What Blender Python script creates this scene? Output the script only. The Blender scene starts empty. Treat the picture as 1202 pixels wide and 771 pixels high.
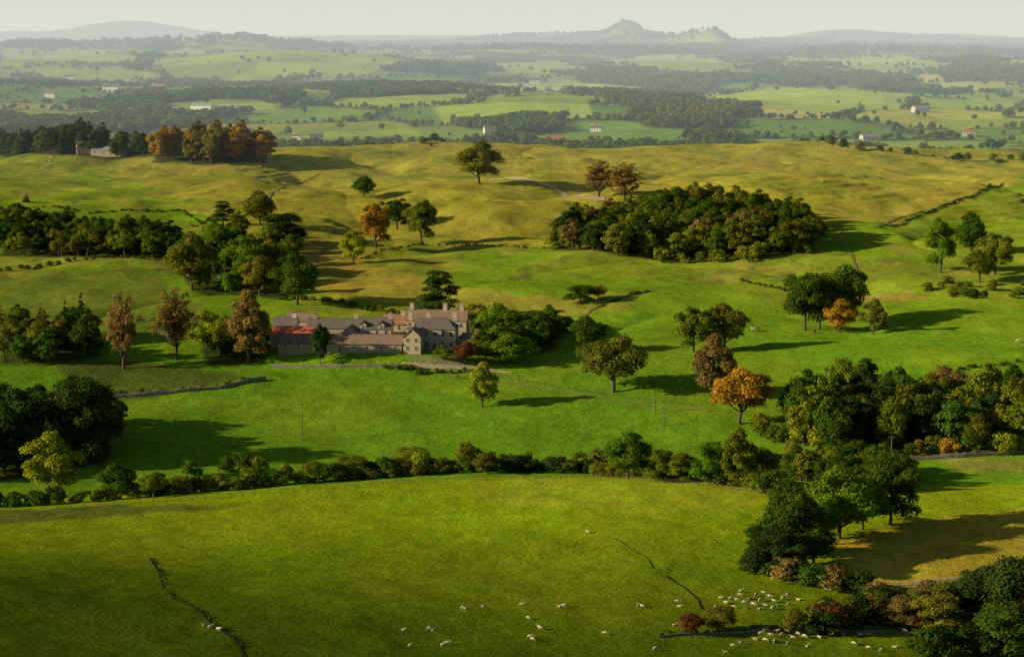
import bpy, math, random, numpy as np, time
from mathutils import Vector
T0=time.time()
R=random.Random(7)
F=2337.0; CAMZ=122.0; PITCH=math.atan((385.5-45)/F)
scene=bpy.context.scene
scene.view_settings.view_transform='Standard'; scene.view_settings.look='None'; scene.view_settings.exposure=0
def link(ob,parent=None):
    scene.collection.objects.link(ob)
    if parent: ob.parent=parent
    return ob
# ---------------------------------------------------------------- noise / terrain
def vnoise(x,y,seed=0):
    x=np.asarray(x,float); y=np.asarray(y,float)
    xi=np.floor(x).astype(np.int64); yi=np.floor(y).astype(np.int64)
    fx=x-xi; fy=y-yi; fx=fx*fx*(3-2*fx); fy=fy*fy*(3-2*fy)
    def h(a,b):
        n=(a*374761393+b*668265263+seed*974634777)&0xffffffff
        n=((n^(n>>13))*1274126177)&0xffffffff
        n=(n^(n>>16))
        return n/4294967295.0
    return (h(xi,yi)*(1-fx)+h(xi+1,yi)*fx)*(1-fy)+(h(xi,yi+1)*(1-fx)+h(xi+1,yi+1)*fx)*fy*1.0
def sn(x,y,wl,seed): # -1..1
    c,s=math.cos(seed*1.3),math.sin(seed*1.3)
    return vnoise((x*c-y*s)/wl+seed*7.1,(x*s+y*c)/wl-seed*3.7,seed)*2-1
KD=np.array([-400,-100,0,50,100,200,300,400,470,500,530,550,570,590,620,650,680,720,780,900,1040,1180,1400,1480,1600,1750,2200,3000,4500,7000,10000,15000,22000,45000],float)
KZ=np.array([-6,0,4,25,46,78,99,107.5,110.2,111.3,118,120,120.8,120.3,117,112.2,108,106,104,99,91,83,75,75.5,90,110,118,113,106,90,66,52,45,60],float)
def sstep(a,b,x):
    t=np.clip((x-a)/(b-a),0,1); return t*t*(3-2*t)
def drop(Y):
    s=np.clip(0.016*np.abs(Y),5,400); o=0
    for k,w in ((-1.5,.12),(-.75,.22),(0,.32),(.75,.22),(1.5,.12)): o=o+w*np.interp(Y+k*s,KD,KZ)
    return o
HILLS=[] # x,y,sx,sy,amp
def hill(px,D,wpx,p,sy=None):
    X=(px-601)/F*D; amp=float(drop(np.array([D*1.0]))[0])-(p-45)*D/F
    HILLS.append((X,D,wpx*D/F,sy or wpx*D/F*1.2,amp))
hill(60,19000,120,38); hill(150,17500,60,34); hill(300,18000,160,44); hill(737,12500,16,38,500); hill(705,13300,60,45,700)
hill(832,10600,15,41,400); hill(795,11500,55,47,600); hill(985,15500,60,38); hill(1090,17000,100,43); hill(520,18000,150,46); hill(610,13500,45,48)
hill(270,8600,55,54,700); hill(60,8800,80,60,700); hill(340,5600,110,66,500); hill(620,9000,80,61,700); hill(1060,9500,110,57,700)
hill(940,3900,75,101,260); hill(1150,6500,90,76,500); hill(180,6800,80,70,500); hill(760,6200,70,77,400); hill(560,4300,60,100,250); hill(640,3000,80,124,200); hill(250,3300,70,116,200)
HX,HY=(440-601)/F*690,692.0
def height(X,Y,fine=True):
    X=np.asarray(X,float);Y=np.asarray(Y,float)
    u=X/np.maximum(Y,120)
    L=np.clip(-u/0.257,0,1.4)**1.3; Rr=np.clip((u-0.06)/0.2,0,1.4)
    YE=Y+(42*L+14*Rr)*np.exp(-((Y-470)/130)**4)
    z=CAMZ-drop(YE)
    z=z-0.075*X*sstep(460,330,Y)*sstep(120,250,Y)
    z=z-9*np.clip(np.abs(u)/0.257,0,1.6)**3*np.exp(-((Y-1450)/260)**2)
    m=sstep(560,760,Y)*(1-0.6*sstep(1300,1500,Y)*sstep(1900,1600,Y))
    z=z+m*(3.4*sn(X,Y,170,1)+2.6*sn(X,Y,75,2))
    hz=sstep(800,1000,Y)*sstep(1700,1450,Y)
    z=z+hz*(3.0*sn(X,Y,120,11)+2.7*sn(X,Y,42,12)-3.2*(1-np.abs(sn(X,Y,130,13)))**4)
    z=z+sstep(700,760,Y)*sstep(1500,1350,Y)*(0.9*sn(X,Y,17,14)-2.0*(1-np.abs(sn(X,Y,85,15)))**6)
    z=z+sstep(250,330,Y)*sstep(560,480,Y)*(1.2*sn(X,Y,90,3)+0.45*sn(X,Y,38,4))
    z=z+0.8*sn(X,Y,28,5)*sstep(520,600,Y)
    f=sstep(1800,3000,Y)
    z=z+f*(19*sn(X,Y,1300,6)+13*sn(X,Y,560,7))
    z=z+sstep(4500,9000,Y)*(26*sn(X,Y,2600,8))
    for (hx,hy,sx,sy,a) in HILLS:
        z=z+a*np.exp(-0.5*(((X-hx)/sx)**2+((Y-hy)/sy)**2))
    if fine:
        near=sstep(1900,1300,Y)
        z=z+near*(0.30*sn(X,Y,9,9)+0.12*sn(X,Y,3.6,10))
        # sheep terracettes following the contours of the rough hill
        z=z+hz*0.30*np.sin(z*3.4+4*sn(X,Y,45,16))*sstep(-.1,.4,sn(X,Y,110,17))
    # platform levelled for the house
    r=(((X-HX)/46)**2+((Y-HY)/24)**2)
    w=np.exp(-r**3)
    return z*(1-w)+(CAMZ-107.2)*w
CPI,SPI=math.cos(PITCH),math.sin(PITCH)
TS=np.geomspace(150,45000,1700)
def ground(pts):  # pts are image pixel coordinates, ray-cast from the camera to the terrain
    """locate ground positions by casting image pixels from the camera onto the terrain"""
    out=[]
    pts=list(pts)
    for i in range(0,len(pts),150):
        P=np.array(pts[i:i+150],float)
        xc=(P[:,0]-601)/F; yc=-(P[:,1]-385.5)/F
        dx=xc; dy=CPI+yc*SPI; dz=-SPI+yc*CPI
        k=TS[None,:]/dy[:,None]
        X=dx[:,None]*k; Y=np.broadcast_to(TS[None,:],k.shape); Z=CAMZ+dz[:,None]*k
        d=Z-height(X,Y,False)
        for j in range(len(P)):
            b=np.where(d[j]<0)[0]
            if len(b)==0 : q=len(TS)-300
            else: q=b[0]
            if q==0: q=1
            a0,a1=d[j,q-1],d[j,q]; t=a0/(a0-a1) if a0>0>a1 else 0
            out.append((X[j,q-1]*(1-t)+X[j,q]*t, Y[j,q-1]*(1-t)+Y[j,q]*t))
    return np.array(out)
def gz(x,y): return float(height(np.array([x]),np.array([y]))[0])
def gzs(P): return height(P[:,0],P[:,1])
def depth(x,y,z): return y*CPI-(z-CAMZ)*SPI
def pip(X,Y,poly):
    ins=np.zeros(X.shape,bool); n=len(poly); j=n-1
    for i in range(n):
        xi,yi=poly[i]; xj,yj=poly[j]
        if yi!=yj:
            c=((yi>Y)!=(yj>Y))&(X<(xj-xi)*(Y-yi)/(yj-yi)+xi); ins^=c
        j=i
    return ins
def cells(X,Y,size,seed):
    Xw=X+size*.28*sn(X,Y,size*1.3,seed+1); Yw=Y+size*.28*sn(X,Y,size*1.3,seed+2)
    Yw=Yw/1.6
    gx=np.floor(Xw/size).astype(np.int64); gy=np.floor(Yw/size).astype(np.int64)
    d1=np.full(X.shape,1e9); d2=d1.copy(); idv=np.zeros(X.shape)
    for a in (-1,0,1):
        for b in (-1,0,1):
            cx=gx+a; cy=gy+b
            def h(s):
                n=(cx*374761393+cy*668265263+(seed+s)*974634777)&0xffffffff
                n=((n^(n>>13))*1274126177)&0xffffffff
                return ((n^(n>>16))&0xffffffff)/4294967295.0
            d=np.hypot((cx+.15+.7*h(1))*size-Xw,(cy+.15+.7*h(2))*size-Yw)
            n1=d<d1; d2=np.where(n1,d1,np.minimum(d2,d)); idv=np.where(n1,h(3),idv); d1=np.where(n1,d,d1)
    return idv,(d2-d1)*.5
CS=230
# ---------------------------------------------------------------- materials
def newmat(n):
    m=bpy.data.materials.new(n); m.use_nodes=True; nt=m.node_tree; nt.nodes.clear(); return m,nt
def N(nt,t,**k):
    n=nt.nodes.new(t)
    for a,b in k.items(): setattr(n,a,b)
    return n
def simple(name,col,rough=.9,nscale=3.0,namt=.25,bump=0.0,metal=0):
    m,nt=newmat(name); o=N(nt,'ShaderNodeOutputMaterial'); b=N(nt,'ShaderNodeBsdfPrincipled')
    b.inputs['Roughness'].default_value=rough; b.inputs['Metallic'].default_value=metal; b.inputs['Specular IOR Level'].default_value=.1 if rough>.7 else .5
    g=N(nt,'ShaderNodeNewGeometry'); no=N(nt,'ShaderNodeTexNoise'); no.inputs['Scale'].default_value=nscale; no.inputs['Detail'].default_value=5
    nt.links.new(g.outputs['Position'],no.inputs['Vector'])
    mr=N(nt,'ShaderNodeMapRange'); mr.inputs[1].default_value=.25; mr.inputs[2].default_value=.75; mr.inputs[3].default_value=1-namt; mr.inputs[4].default_value=1+namt
    nt.links.new(no.outputs[0],mr.inputs[0])
    v=N(nt,'ShaderNodeVectorMath',operation='SCALE'); v.inputs[0].default_value=col; nt.links.new(mr.outputs[0],v.inputs['Scale'])
    nt.links.new(v.outputs[0],b.inputs['Base Color'])
    if bump:
        bp=N(nt,'ShaderNodeBump'); bp.inputs['Strength'].default_value=bump; bp.inputs['Distance'].default_value=.1
        nt.links.new(no.outputs[0],bp.inputs['Height']); nt.links.new(bp.outputs[0],b.inputs['Normal'])
    nt.links.new(b.outputs[0],o.inputs[0]); return m
def stone(name,c1,c2,scale):
    m,nt=newmat(name); o=N(nt,'ShaderNodeOutputMaterial'); b=N(nt,'ShaderNodeBsdfPrincipled'); b.inputs['Roughness'].default_value=.95; b.inputs['Specular IOR Level'].default_value=.1
    g=N(nt,'ShaderNodeNewGeometry'); mp=N(nt,'ShaderNodeMapping'); mp.inputs['Scale'].default_value=(1,1,1.8)
    vo=N(nt,'ShaderNodeTexVoronoi'); vo.inputs['Scale'].default_value=scale
    nt.links.new(g.outputs['Position'],mp.inputs[0]); nt.links.new(mp.outputs[0],vo.inputs['Vector'])
    s=N(nt,'ShaderNodeSeparateColor'); nt.links.new(vo.outputs['Color'],s.inputs[0])
    mx=N(nt,'ShaderNodeMix',data_type='RGBA'); mx.inputs[6].default_value=(*c1,1); mx.inputs[7].default_value=(*c2,1)
    nt.links.new(s.outputs[0],mx.inputs[0]); nt.links.new(mx.outputs[2],b.inputs['Base Color'])
    bp=N(nt,'ShaderNodeBump'); bp.inputs['Strength'].default_value=.6; bp.inputs['Distance'].default_value=.08; bp.invert=True
    nt.links.new(vo.outputs['Distance'],bp.inputs['Height']); nt.links.new(bp.outputs[0],b.inputs['Normal'])
    nt.links.new(b.outputs[0],o.inputs[0]); return m
def rooftile(name,c,scale=2.2):
    m,nt=newmat(name); o=N(nt,'ShaderNodeOutputMaterial'); b=N(nt,'ShaderNodeBsdfPrincipled'); b.inputs['Roughness'].default_value=.8; b.inputs['Specular IOR Level'].default_value=.2
    g=N(nt,'ShaderNodeNewGeometry'); 
    w=N(nt,'ShaderNodeTexWave',wave_type='BANDS',bands_direction='Z'); w.inputs['Scale'].default_value=scale; w.inputs['Distortion'].default_value=1.5; w.inputs['Detail'].default_value=2
    no=N(nt,'ShaderNodeTexNoise'); no.inputs['Scale'].default_value=.6; no.inputs['Detail'].default_value=8; no.inputs['Roughness'].default_value=.7
    nt.links.new(g.outputs['Position'],w.inputs[0]); nt.links.new(g.outputs['Position'],no.inputs[0])
    a=N(nt,'ShaderNodeMath',operation='MULTIPLY_ADD'); a.inputs[1].default_value=.35; a.inputs[2].default_value=.35
    nt.links.new(w.outputs[1],a.inputs[0])
    a2=N(nt,'ShaderNodeMath',operation='MULTIPLY_ADD'); a2.inputs[1].default_value=1.1; nt.links.new(no.outputs[0],a2.inputs[0]); nt.links.new(a.outputs[0],a2.inputs[2])
    v=N(nt,'ShaderNodeVectorMath',operation='SCALE'); v.inputs[0].default_value=c; nt.links.new(a2.outputs[0],v.inputs['Scale'])
    nt.links.new(v.outputs[0],b.inputs['Base Color']); nt.links.new(b.outputs[0],o.inputs[0]); return m
def leafmat(name,col,var=.22,trans=.3):
    m,nt=newmat(name); o=N(nt,'ShaderNodeOutputMaterial')
    at=N(nt,'ShaderNodeAttribute',attribute_name='tone'); oi=N(nt,'ShaderNodeObjectInfo')
    mr=N(nt,'ShaderNodeMapRange'); mr.inputs[3].default_value=.45; mr.inputs[4].default_value=1.55; nt.links.new(at.outputs['Fac'],mr.inputs[0])
    mr2=N(nt,'ShaderNodeMapRange'); mr2.inputs[3].default_value=1-var; mr2.inputs[4].default_value=1+var; nt.links.new(oi.outputs['Random'],mr2.inputs[0])
    mu=N(nt,'ShaderNodeMath',operation='MULTIPLY'); nt.links.new(mr.outputs[0],mu.inputs[0]); nt.links.new(mr2.outputs[0],mu.inputs[1])
    fr=N(nt,'ShaderNodeMath',operation='MULTIPLY'); fr.inputs[1].default_value=7.31; nt.links.new(oi.outputs['Random'],fr.inputs[0])
    f2=N(nt,'ShaderNodeMath',operation='FRACT'); nt.links.new(fr.outputs[0],f2.inputs[0])
    ad=N(nt,'ShaderNodeMath',operation='MULTIPLY_ADD'); ad.inputs[1].default_value=.5; nt.links.new(at.outputs['Fac'],ad.inputs[0])
    sc=N(nt,'ShaderNodeMath',operation='MULTIPLY'); sc.inputs[1].default_value=.6; nt.links.new(f2.outputs[0],sc.inputs[0]); nt.links.new(sc.outputs[0],ad.inputs[2])
    mx=N(nt,'ShaderNodeMix',data_type='RGBA'); nt.links.new(ad.outputs[0],mx.inputs[0])
    mx.inputs[6].default_value=(col[0]*.8,col[1]*1.05,col[2],1); mx.inputs[7].default_value=(col[0]*1.15,col[1]*1.03,col[2]*.9,1)
    v=N(nt,'ShaderNodeVectorMath',operation='SCALE'); nt.links.new(mx.outputs[2],v.inputs[0]); nt.links.new(mu.outputs[0],v.inputs['Scale'])
    d=N(nt,'ShaderNodeBsdfDiffuse'); t=N(nt,'ShaderNodeBsdfTranslucent'); s=N(nt,'ShaderNodeMixShader'); s.inputs[0].default_value=trans
    nt.links.new(v.outputs[0],d.inputs[0]); nt.links.new(v.outputs[0],t.inputs[0]); nt.links.new(d.outputs[0],s.inputs[1]); nt.links.new(t.outputs[0],s.inputs[2])
    nt.links.new(s.outputs[0],o.inputs[0]); return m
BARK=simple('bark',(.11,.09,.065),.95,6,.4,.5)
LC={'dgreen':(.075,.13,.014),'green':(.12,.21,.014),'olive':(.175,.205,.018),'yellow':(.29,.31,.02),'orange':(.38,.22,.028),'brown':(.25,.16,.05),'red':(.19,.085,.03),'dark':(.042,.078,.016),'bronze':(.165,.165,.022)}
LM={k:leafmat('leaf_'+k,v) for k,v in LC.items()}
# ---------------------------------------------------------------- meshes
def qmesh(name,V,Q,mi=None,mats=(),tone=None,smooth=False):
    me=bpy.data.meshes.new(name); V=np.asarray(V,np.float32); Q=np.asarray(Q,np.int32)
    me.vertices.add(len(V)); me.vertices.foreach_set('co',V.ravel())
    me.loops.add(Q.size); me.loops.foreach_set('vertex_index',Q.ravel())
    me.polygons.add(len(Q)); me.polygons.foreach_set('loop_start',np.arange(0,Q.size,4,dtype=np.int32)); me.polygons.foreach_set('loop_total',np.full(len(Q),4,np.int32))
    for m in mats: me.materials.append(m)
    if mi is not None: me.polygons.foreach_set('material_index',np.asarray(mi,np.int32))
    if tone is not None:
        a=me.attributes.new('tone','FLOAT','POINT'); a.data.foreach_set('value',np.asarray(tone,np.float32))
    if smooth: me.polygons.foreach_set('use_smooth',np.ones(len(Q),bool))
    me.update(calc_edges=True); return me
def tube(path,rad,n=6):
    path=np.asarray(path,float); V=[];Q=[]
    for i,p in enumerate(path):
        d=path[min(i+1,len(path)-1)]-path[max(i-1,0)]; d/=np.linalg.norm(d)+1e-9
        a=np.cross(d,[0.3,0.9,0.1]); a/=np.linalg.norm(a)+1e-9; b=np.cross(d,a)
        for k in range(n):
            t=2*math.pi*k/n; V.append(p+(a*math.cos(t)+b*math.sin(t))*rad[i])
    for i in range(len(path)-1):
        for k in range(n):
            Q.append((i*n+k,i*n+(k+1)%n,(i+1)*n+(k+1)%n,(i+1)*n+k))
    return V,Q
def tree_mesh(name,seed,kind,nleaf,leaf,mat):
    r=np.random.default_rng(seed); C=[];S=[]
    ph=r.uniform(0,6.28); limbs_all=False
    if kind in('round','tall','wide','bush','sparse'):
        k={'round':46,'tall':50,'wide':48,'bush':30,'sparse':130}[kind]
        cz={'round':.50,'tall':.50,'wide':.51,'bush':.42,'sparse':.54}[kind]
        rz={'round':.38,'tall':.41,'wide':.35,'bush':.38,'sparse':.41}[kind]
        cr={'round':(.07,.16),'tall':(.065,.135),'wide':(.07,.15),'bush':(.11,.2),'sparse':(.045,.08)}[kind]
        lo={'sparse':.25}.get(kind,.55)
        for i in range(k):
            while True:
                d=r.normal(size=3); d/=np.linalg.norm(d)
                if d[2]>-.85: break
            az=math.atan2(d[1],d[0]); q=1+.16*math.sin(2*az+ph)+.12*math.sin(3*az+ph*2)+.1*math.sin(5*d[2]+ph)
            rr=r.uniform(lo,1.0)*q
            taper=1.0
            if kind in('sparse','tall'): taper=1-.4*max(d[2],0)
            if kind in('round','wide'): taper=1-.12*max(d[2],0)
            c=np.array([d[0]*.38*rr*taper,d[1]*.38*rr*taper,cz+d[2]*rz*min(rr,1.05)])
            s=r.uniform(*cr); C.append(c); S.append((s*1.08,s*1.08,s*.85))
        limbs_all=kind=='sparse'
    elif kind=='cedar':
        for t in range(7):
            z=.24+.72*t/6+r.uniform(-.02,.02); rad=.40*(1-.65*(t/6)**1.6)
            for j in range(7 if t<5 else 4):
                a=r.uniform(0,6.28); rr=rad*r.uniform(.35,1.05)
                C.append(np.array([math.cos(a)*rr,math.sin(a)*rr,z+r.uniform(-.03,.04)])); s=r.uniform(.10,.17); S.append((s,s,s*.45))
        limbs_all=True
    elif kind=='conifer':
        for t in range(13):
            z=.12+.86*t/12; rad=.42*(1-t/12.5)**.85
            for j in range(max(2,int(9*(1-t/14)))):
                a=r.uniform(0,6.28); rr=rad*r.uniform(.5,1.0)
                C.append(np.array([math.cos(a)*rr,math.sin(a)*rr,z-rr*.15+r.uniform(-.02,.02)])); s=.05+.09*(1-t/13); S.append((s,s,s*.6))
    C=np.array(C);S=np.array(S);k=len(C)
    wgt=(S[:,0]*S[:,2]); wgt=wgt/wgt.sum(); over=1.0 if kind=='sparse' else 1.5
    idx=r.choice(k,int(nleaf*over),p=wgt); n=len(idx)
    d=r.normal(size=(n,3)); d/=np.linalg.norm(d,axis=1)[:,None]; d[:,2]=np.where(d[:,2]<-.3,-d[:,2]*.6,d[:,2])
    P=C[idx]+S[idx]*d*(r.uniform(.66,1.24,size=(n,1)))
    D=((P[:,None,:]-C[None])/S[None]); D=(D**2).sum(2); D[np.arange(n),idx]=9
    keep=D.min(1)>.45
    if kind!='sparse': P=P[keep];d=d[keep];idx=idx[keep]
    n=len(P)
    nr=d+r.normal(size=(n,3))*.5+np.array([0,0,.15]); out=(P-np.array([0,0,.5])); nr+=out*.8
    nr/=np.linalg.norm(nr,axis=1)[:,None]
    a=np.cross(nr,r.normal(size=(n,3))); a/=np.linalg.norm(a,axis=1)[:,None]; b=np.cross(nr,a)
    s=(leaf*r.uniform(.5,1.4,size=(n,1)))
    V=np.stack([P-a*s,P-b*s*r.uniform(.5,1,(n,1)),P+a*s,P+b*s*r.uniform(.5,1,(n,1))],1).reshape(-1,3)
    Q=np.arange(n*4).reshape(-1,4)
    ct=r.uniform(0,1,k); tn=np.clip(ct[idx]*.55+r.uniform(0,.45,n),0,1); tone=np.repeat(tn,4)
    VV=[V];QQ=[Q];mi=[1]*n; off=n*4
    tr=.026 if kind!='bush' else .012
    top=.72 if kind in('round','wide','bush') else .92
    pth=[(0,0,-.04),(.004,0,.05),(.012*r.normal(),.012*r.normal(),.25),(.02*r.normal(),.02*r.normal(),.45),(.02*r.normal(),.02*r.normal(),top)]
    tv,tq=tube(pth,[tr*1.5,tr*1.1,tr*.85,tr*.6,tr*.12],8)
    VV.append(np.array(tv));QQ.append(np.array(tq)+off);off+=len(tv);mi+=[0]*len(tq)
    for i in (range(k) if limbs_all else r.choice(k,min(k,20),replace=False)):
        c=C[i]; z0=max(.14,min(c[2]-.12,.62 if not limbs_all else .85)*r.uniform(.7,1)); z0=max(.12,c[2]-.3*math.hypot(c[0],c[1])-.1*r.random()-.05) if limbs_all else z0
        if kind=='cedar': z0=c[2]-.03
        p0=np.array([0,0,z0]); mid=(p0+c)/2+np.array([0,0,.02])+r.normal(size=3)*.012
        tv,tq=tube([p0,mid,c],[tr*.42,tr*.26,tr*.06],5)
        VV.append(np.array(tv));QQ.append(np.array(tq)+off);off+=len(tv);mi+=[0]*len(tq)
    V=np.concatenate(VV);Q=np.concatenate(QQ); tone=np.concatenate([tone,np.full(len(V)-len(tone),.5)])
    return qmesh(name,V,Q,mi,[BARK,mat],tone)
KINDS=['round','round','round','wide','wide','tall','tall','tall','sparse','sparse','cedar','conifer']
HERO={}
for i,k in enumerate(KINDS):
    nl={'sparse':5600,'cedar':6500,'conifer':6000}.get(k,9500); lf={'sparse':.015,'cedar':.02,'conifer':.018}.get(k,.018)
    HERO.setdefault(k,[]).append(tree_mesh('crown_'+k,100+i,k,nl,lf,LM['green']))
def proto_coll(name,specs):
    c=bpy.data.collections.new(name); n=0
    for (k,seed,nl,lf,cols) in specs:
        base=tree_mesh(name+k,seed,k,nl,lf,LM[cols[0]])
        for j,col in enumerate(cols):
            me=base if j==0 else base.copy()
            me.materials[1]=LM[col]
            ob=bpy.data.objects.new('%s_%03d'%(name,n),me); c.objects.link(ob); n+=1
    return c
COLS=['dgreen','green','olive','yellow','orange','brown','dark','bronze','red']
NC=len(COLS)
MID=proto_coll('midtree',[('round',11,4500,.026,COLS),('wide',12,4500,.026,COLS),('tall',13,4500,.025,COLS),('conifer',14,3500,.024,COLS)])
FAR=proto_coll('fartree',[('round',21,650,.06,COLS),('wide',22,650,.06,COLS),('tall',23,650,.055,COLS),('conifer',24,500,.05,COLS)])
BUSH=proto_coll('bushes',[('bush',31,1500,.042,COLS),('bush',32,1500,.042,COLS),('bush',33,1500,.038,COLS)])
def scatter(name,coll,P,Z,rz,sc,idx):
    me=bpy.data.meshes.new(name); n=len(P); me.vertices.add(n)
    co=np.column_stack([P,Z]).astype(np.float32); me.vertices.foreach_set('co',co.ravel())
    a=me.attributes.new('rz','FLOAT','POINT'); a.data.foreach_set('value',np.asarray(rz,np.float32))
    a=me.attributes.new('sc','FLOAT_VECTOR','POINT'); a.data.foreach_set('vector',np.asarray(sc,np.float32).ravel())
    a=me.attributes.new('idx','INT','POINT'); a.data.foreach_set('value',np.asarray(idx,np.int32))
    ob=link(bpy.data.objects.new(name,me))
    ng=bpy.data.node_groups.new('gn_'+name,'GeometryNodeTree')
    ng.interface.new_socket(name='Geometry',in_out='INPUT',socket_type='NodeSocketGeometry'); ng.interface.new_socket(name='Geometry',in_out='OUTPUT',socket_type='NodeSocketGeometry')
    gi=ng.nodes.new('NodeGroupInput'); go=ng.nodes.new('NodeGroupOutput'); ip=ng.nodes.new('GeometryNodeInstanceOnPoints'); ci=ng.nodes.new('GeometryNodeCollectionInfo')
    ci.inputs['Collection'].default_value=coll; ci.inputs['Separate Children'].default_value=True; ci.inputs['Reset Children'].default_value=True
    def na(nm,t):
        x=ng.nodes.new('GeometryNodeInputNamedAttribute'); x.data_type=t; x.inputs['Name'].default_value=nm; return x.outputs['Attribute']
    cx=ng.nodes.new('ShaderNodeCombineXYZ')
    L=ng.links.new
    L(gi.outputs[0],ip.inputs['Points']); L(ci.outputs[0],ip.inputs['Instance']); ip.inputs['Pick Instance'].default_value=True
    L(na('idx','INT'),ip.inputs['Instance Index']); L(na('rz','FLOAT'),cx.inputs[2]); L(cx.outputs[0],ip.inputs['Rotation']); L(na('sc','FLOAT_VECTOR'),ip.inputs['Scale'])
    L(ip.outputs[0],go.inputs[0])
    md=ob.modifiers.new('instances','NODES'); md.node_group=ng
    return ob
rng=np.random.default_rng(5)
WOODPOLYS=[]
def wood(name,poly,spacing,h,pal,shapes=(0,0,1,2),coll=None,wr=(.75,1.05),floor=True):
    coll=coll or MID
    W=ground(poly); 
    if floor: WOODPOLYS.append(W)
    x0,y0=W.min(0);x1,y1=W.max(0)
    n=min(int((x1-x0)*(y1-y0)/(spacing**2)*4)+50,30000)
    X=rng.uniform(x0,x1,n);Y=rng.uniform(y0,y1,n); ins=pip(X,Y,W); X=X[ins];Y=Y[ins]
    keep=[];grid={}
    for i in range(len(X)):
        g=(int(X[i]//spacing),int(Y[i]//spacing)); ok=True
        for a in(-1,0,1):
            for b in(-1,0,1):
                for j in grid.get((g[0]+a,g[1]+b),()):
                    if (X[i]-X[j])**2+(Y[i]-Y[j])**2<spacing**2*.7: ok=False
        if ok: grid.setdefault(g,[]).append(i); keep.append(i)
    P=np.column_stack([X[keep],Y[keep]])
    return scat(name,P,h,pal,shapes,coll,wr)
def scat(name,P,h,pal,shapes,coll,wr,sink=.3):
    n=len(P); hh=rng.uniform(h[0],h[1],n); ww=hh*rng.uniform(wr[0],wr[1],n)
    cn=list(pal.keys()); pr=np.array(list(pal.values()),float); pr/=pr.sum()
    q=(vnoise(P[:,0]/28,P[:,1]/45,3)*.6+rng.uniform(0,.4,n)); q=np.argsort(np.argsort(q))/max(n,1)
    ci=np.searchsorted(np.cumsum(pr),q); ci=np.clip(ci,0,len(cn)-1)
    col=np.array([COLS.index(c) for c in cn])[ci]
    sh=rng.choice(shapes,n)
    return scatter(name,coll,P,gzs(P)-sink,rng.uniform(0,6.28,n),np.column_stack([ww,ww,hh]),sh*NC+col)
def densify(W,sp):
    o=[]
    for a,b in zip(W[:-1],W[1:]):
        n=max(1,int(np.linalg.norm(b-a)/sp)); 
        for i in range(n): o.append(a+(b-a)*i/n)
    o.append(W[-1]); return np.array(o)
def hedge(name,poly,h,pal,sp=2.5,wid=1.2,wr=(1,1.6)):
    W=densify(ground(poly),sp); W=W+rng.normal(size=W.shape)*wid*.5
    g=vnoise(W[:,0]/14,W[:,1]/14,9); W=W[g>.12]
    hv=.65+.7*vnoise(W[:,0]/9,W[:,1]/9,19)
    return scat(name,W,(h[0]*float(hv.min()),h[1]),pal,(0,1,2),BUSH,wr,.1)
TREES=[]
def T(s):
    for l in s.strip().splitlines():
        a=l.split(); TREES.append((a[0],*[float(v) for v in a[1:5]],a[5],a[6]))
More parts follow.
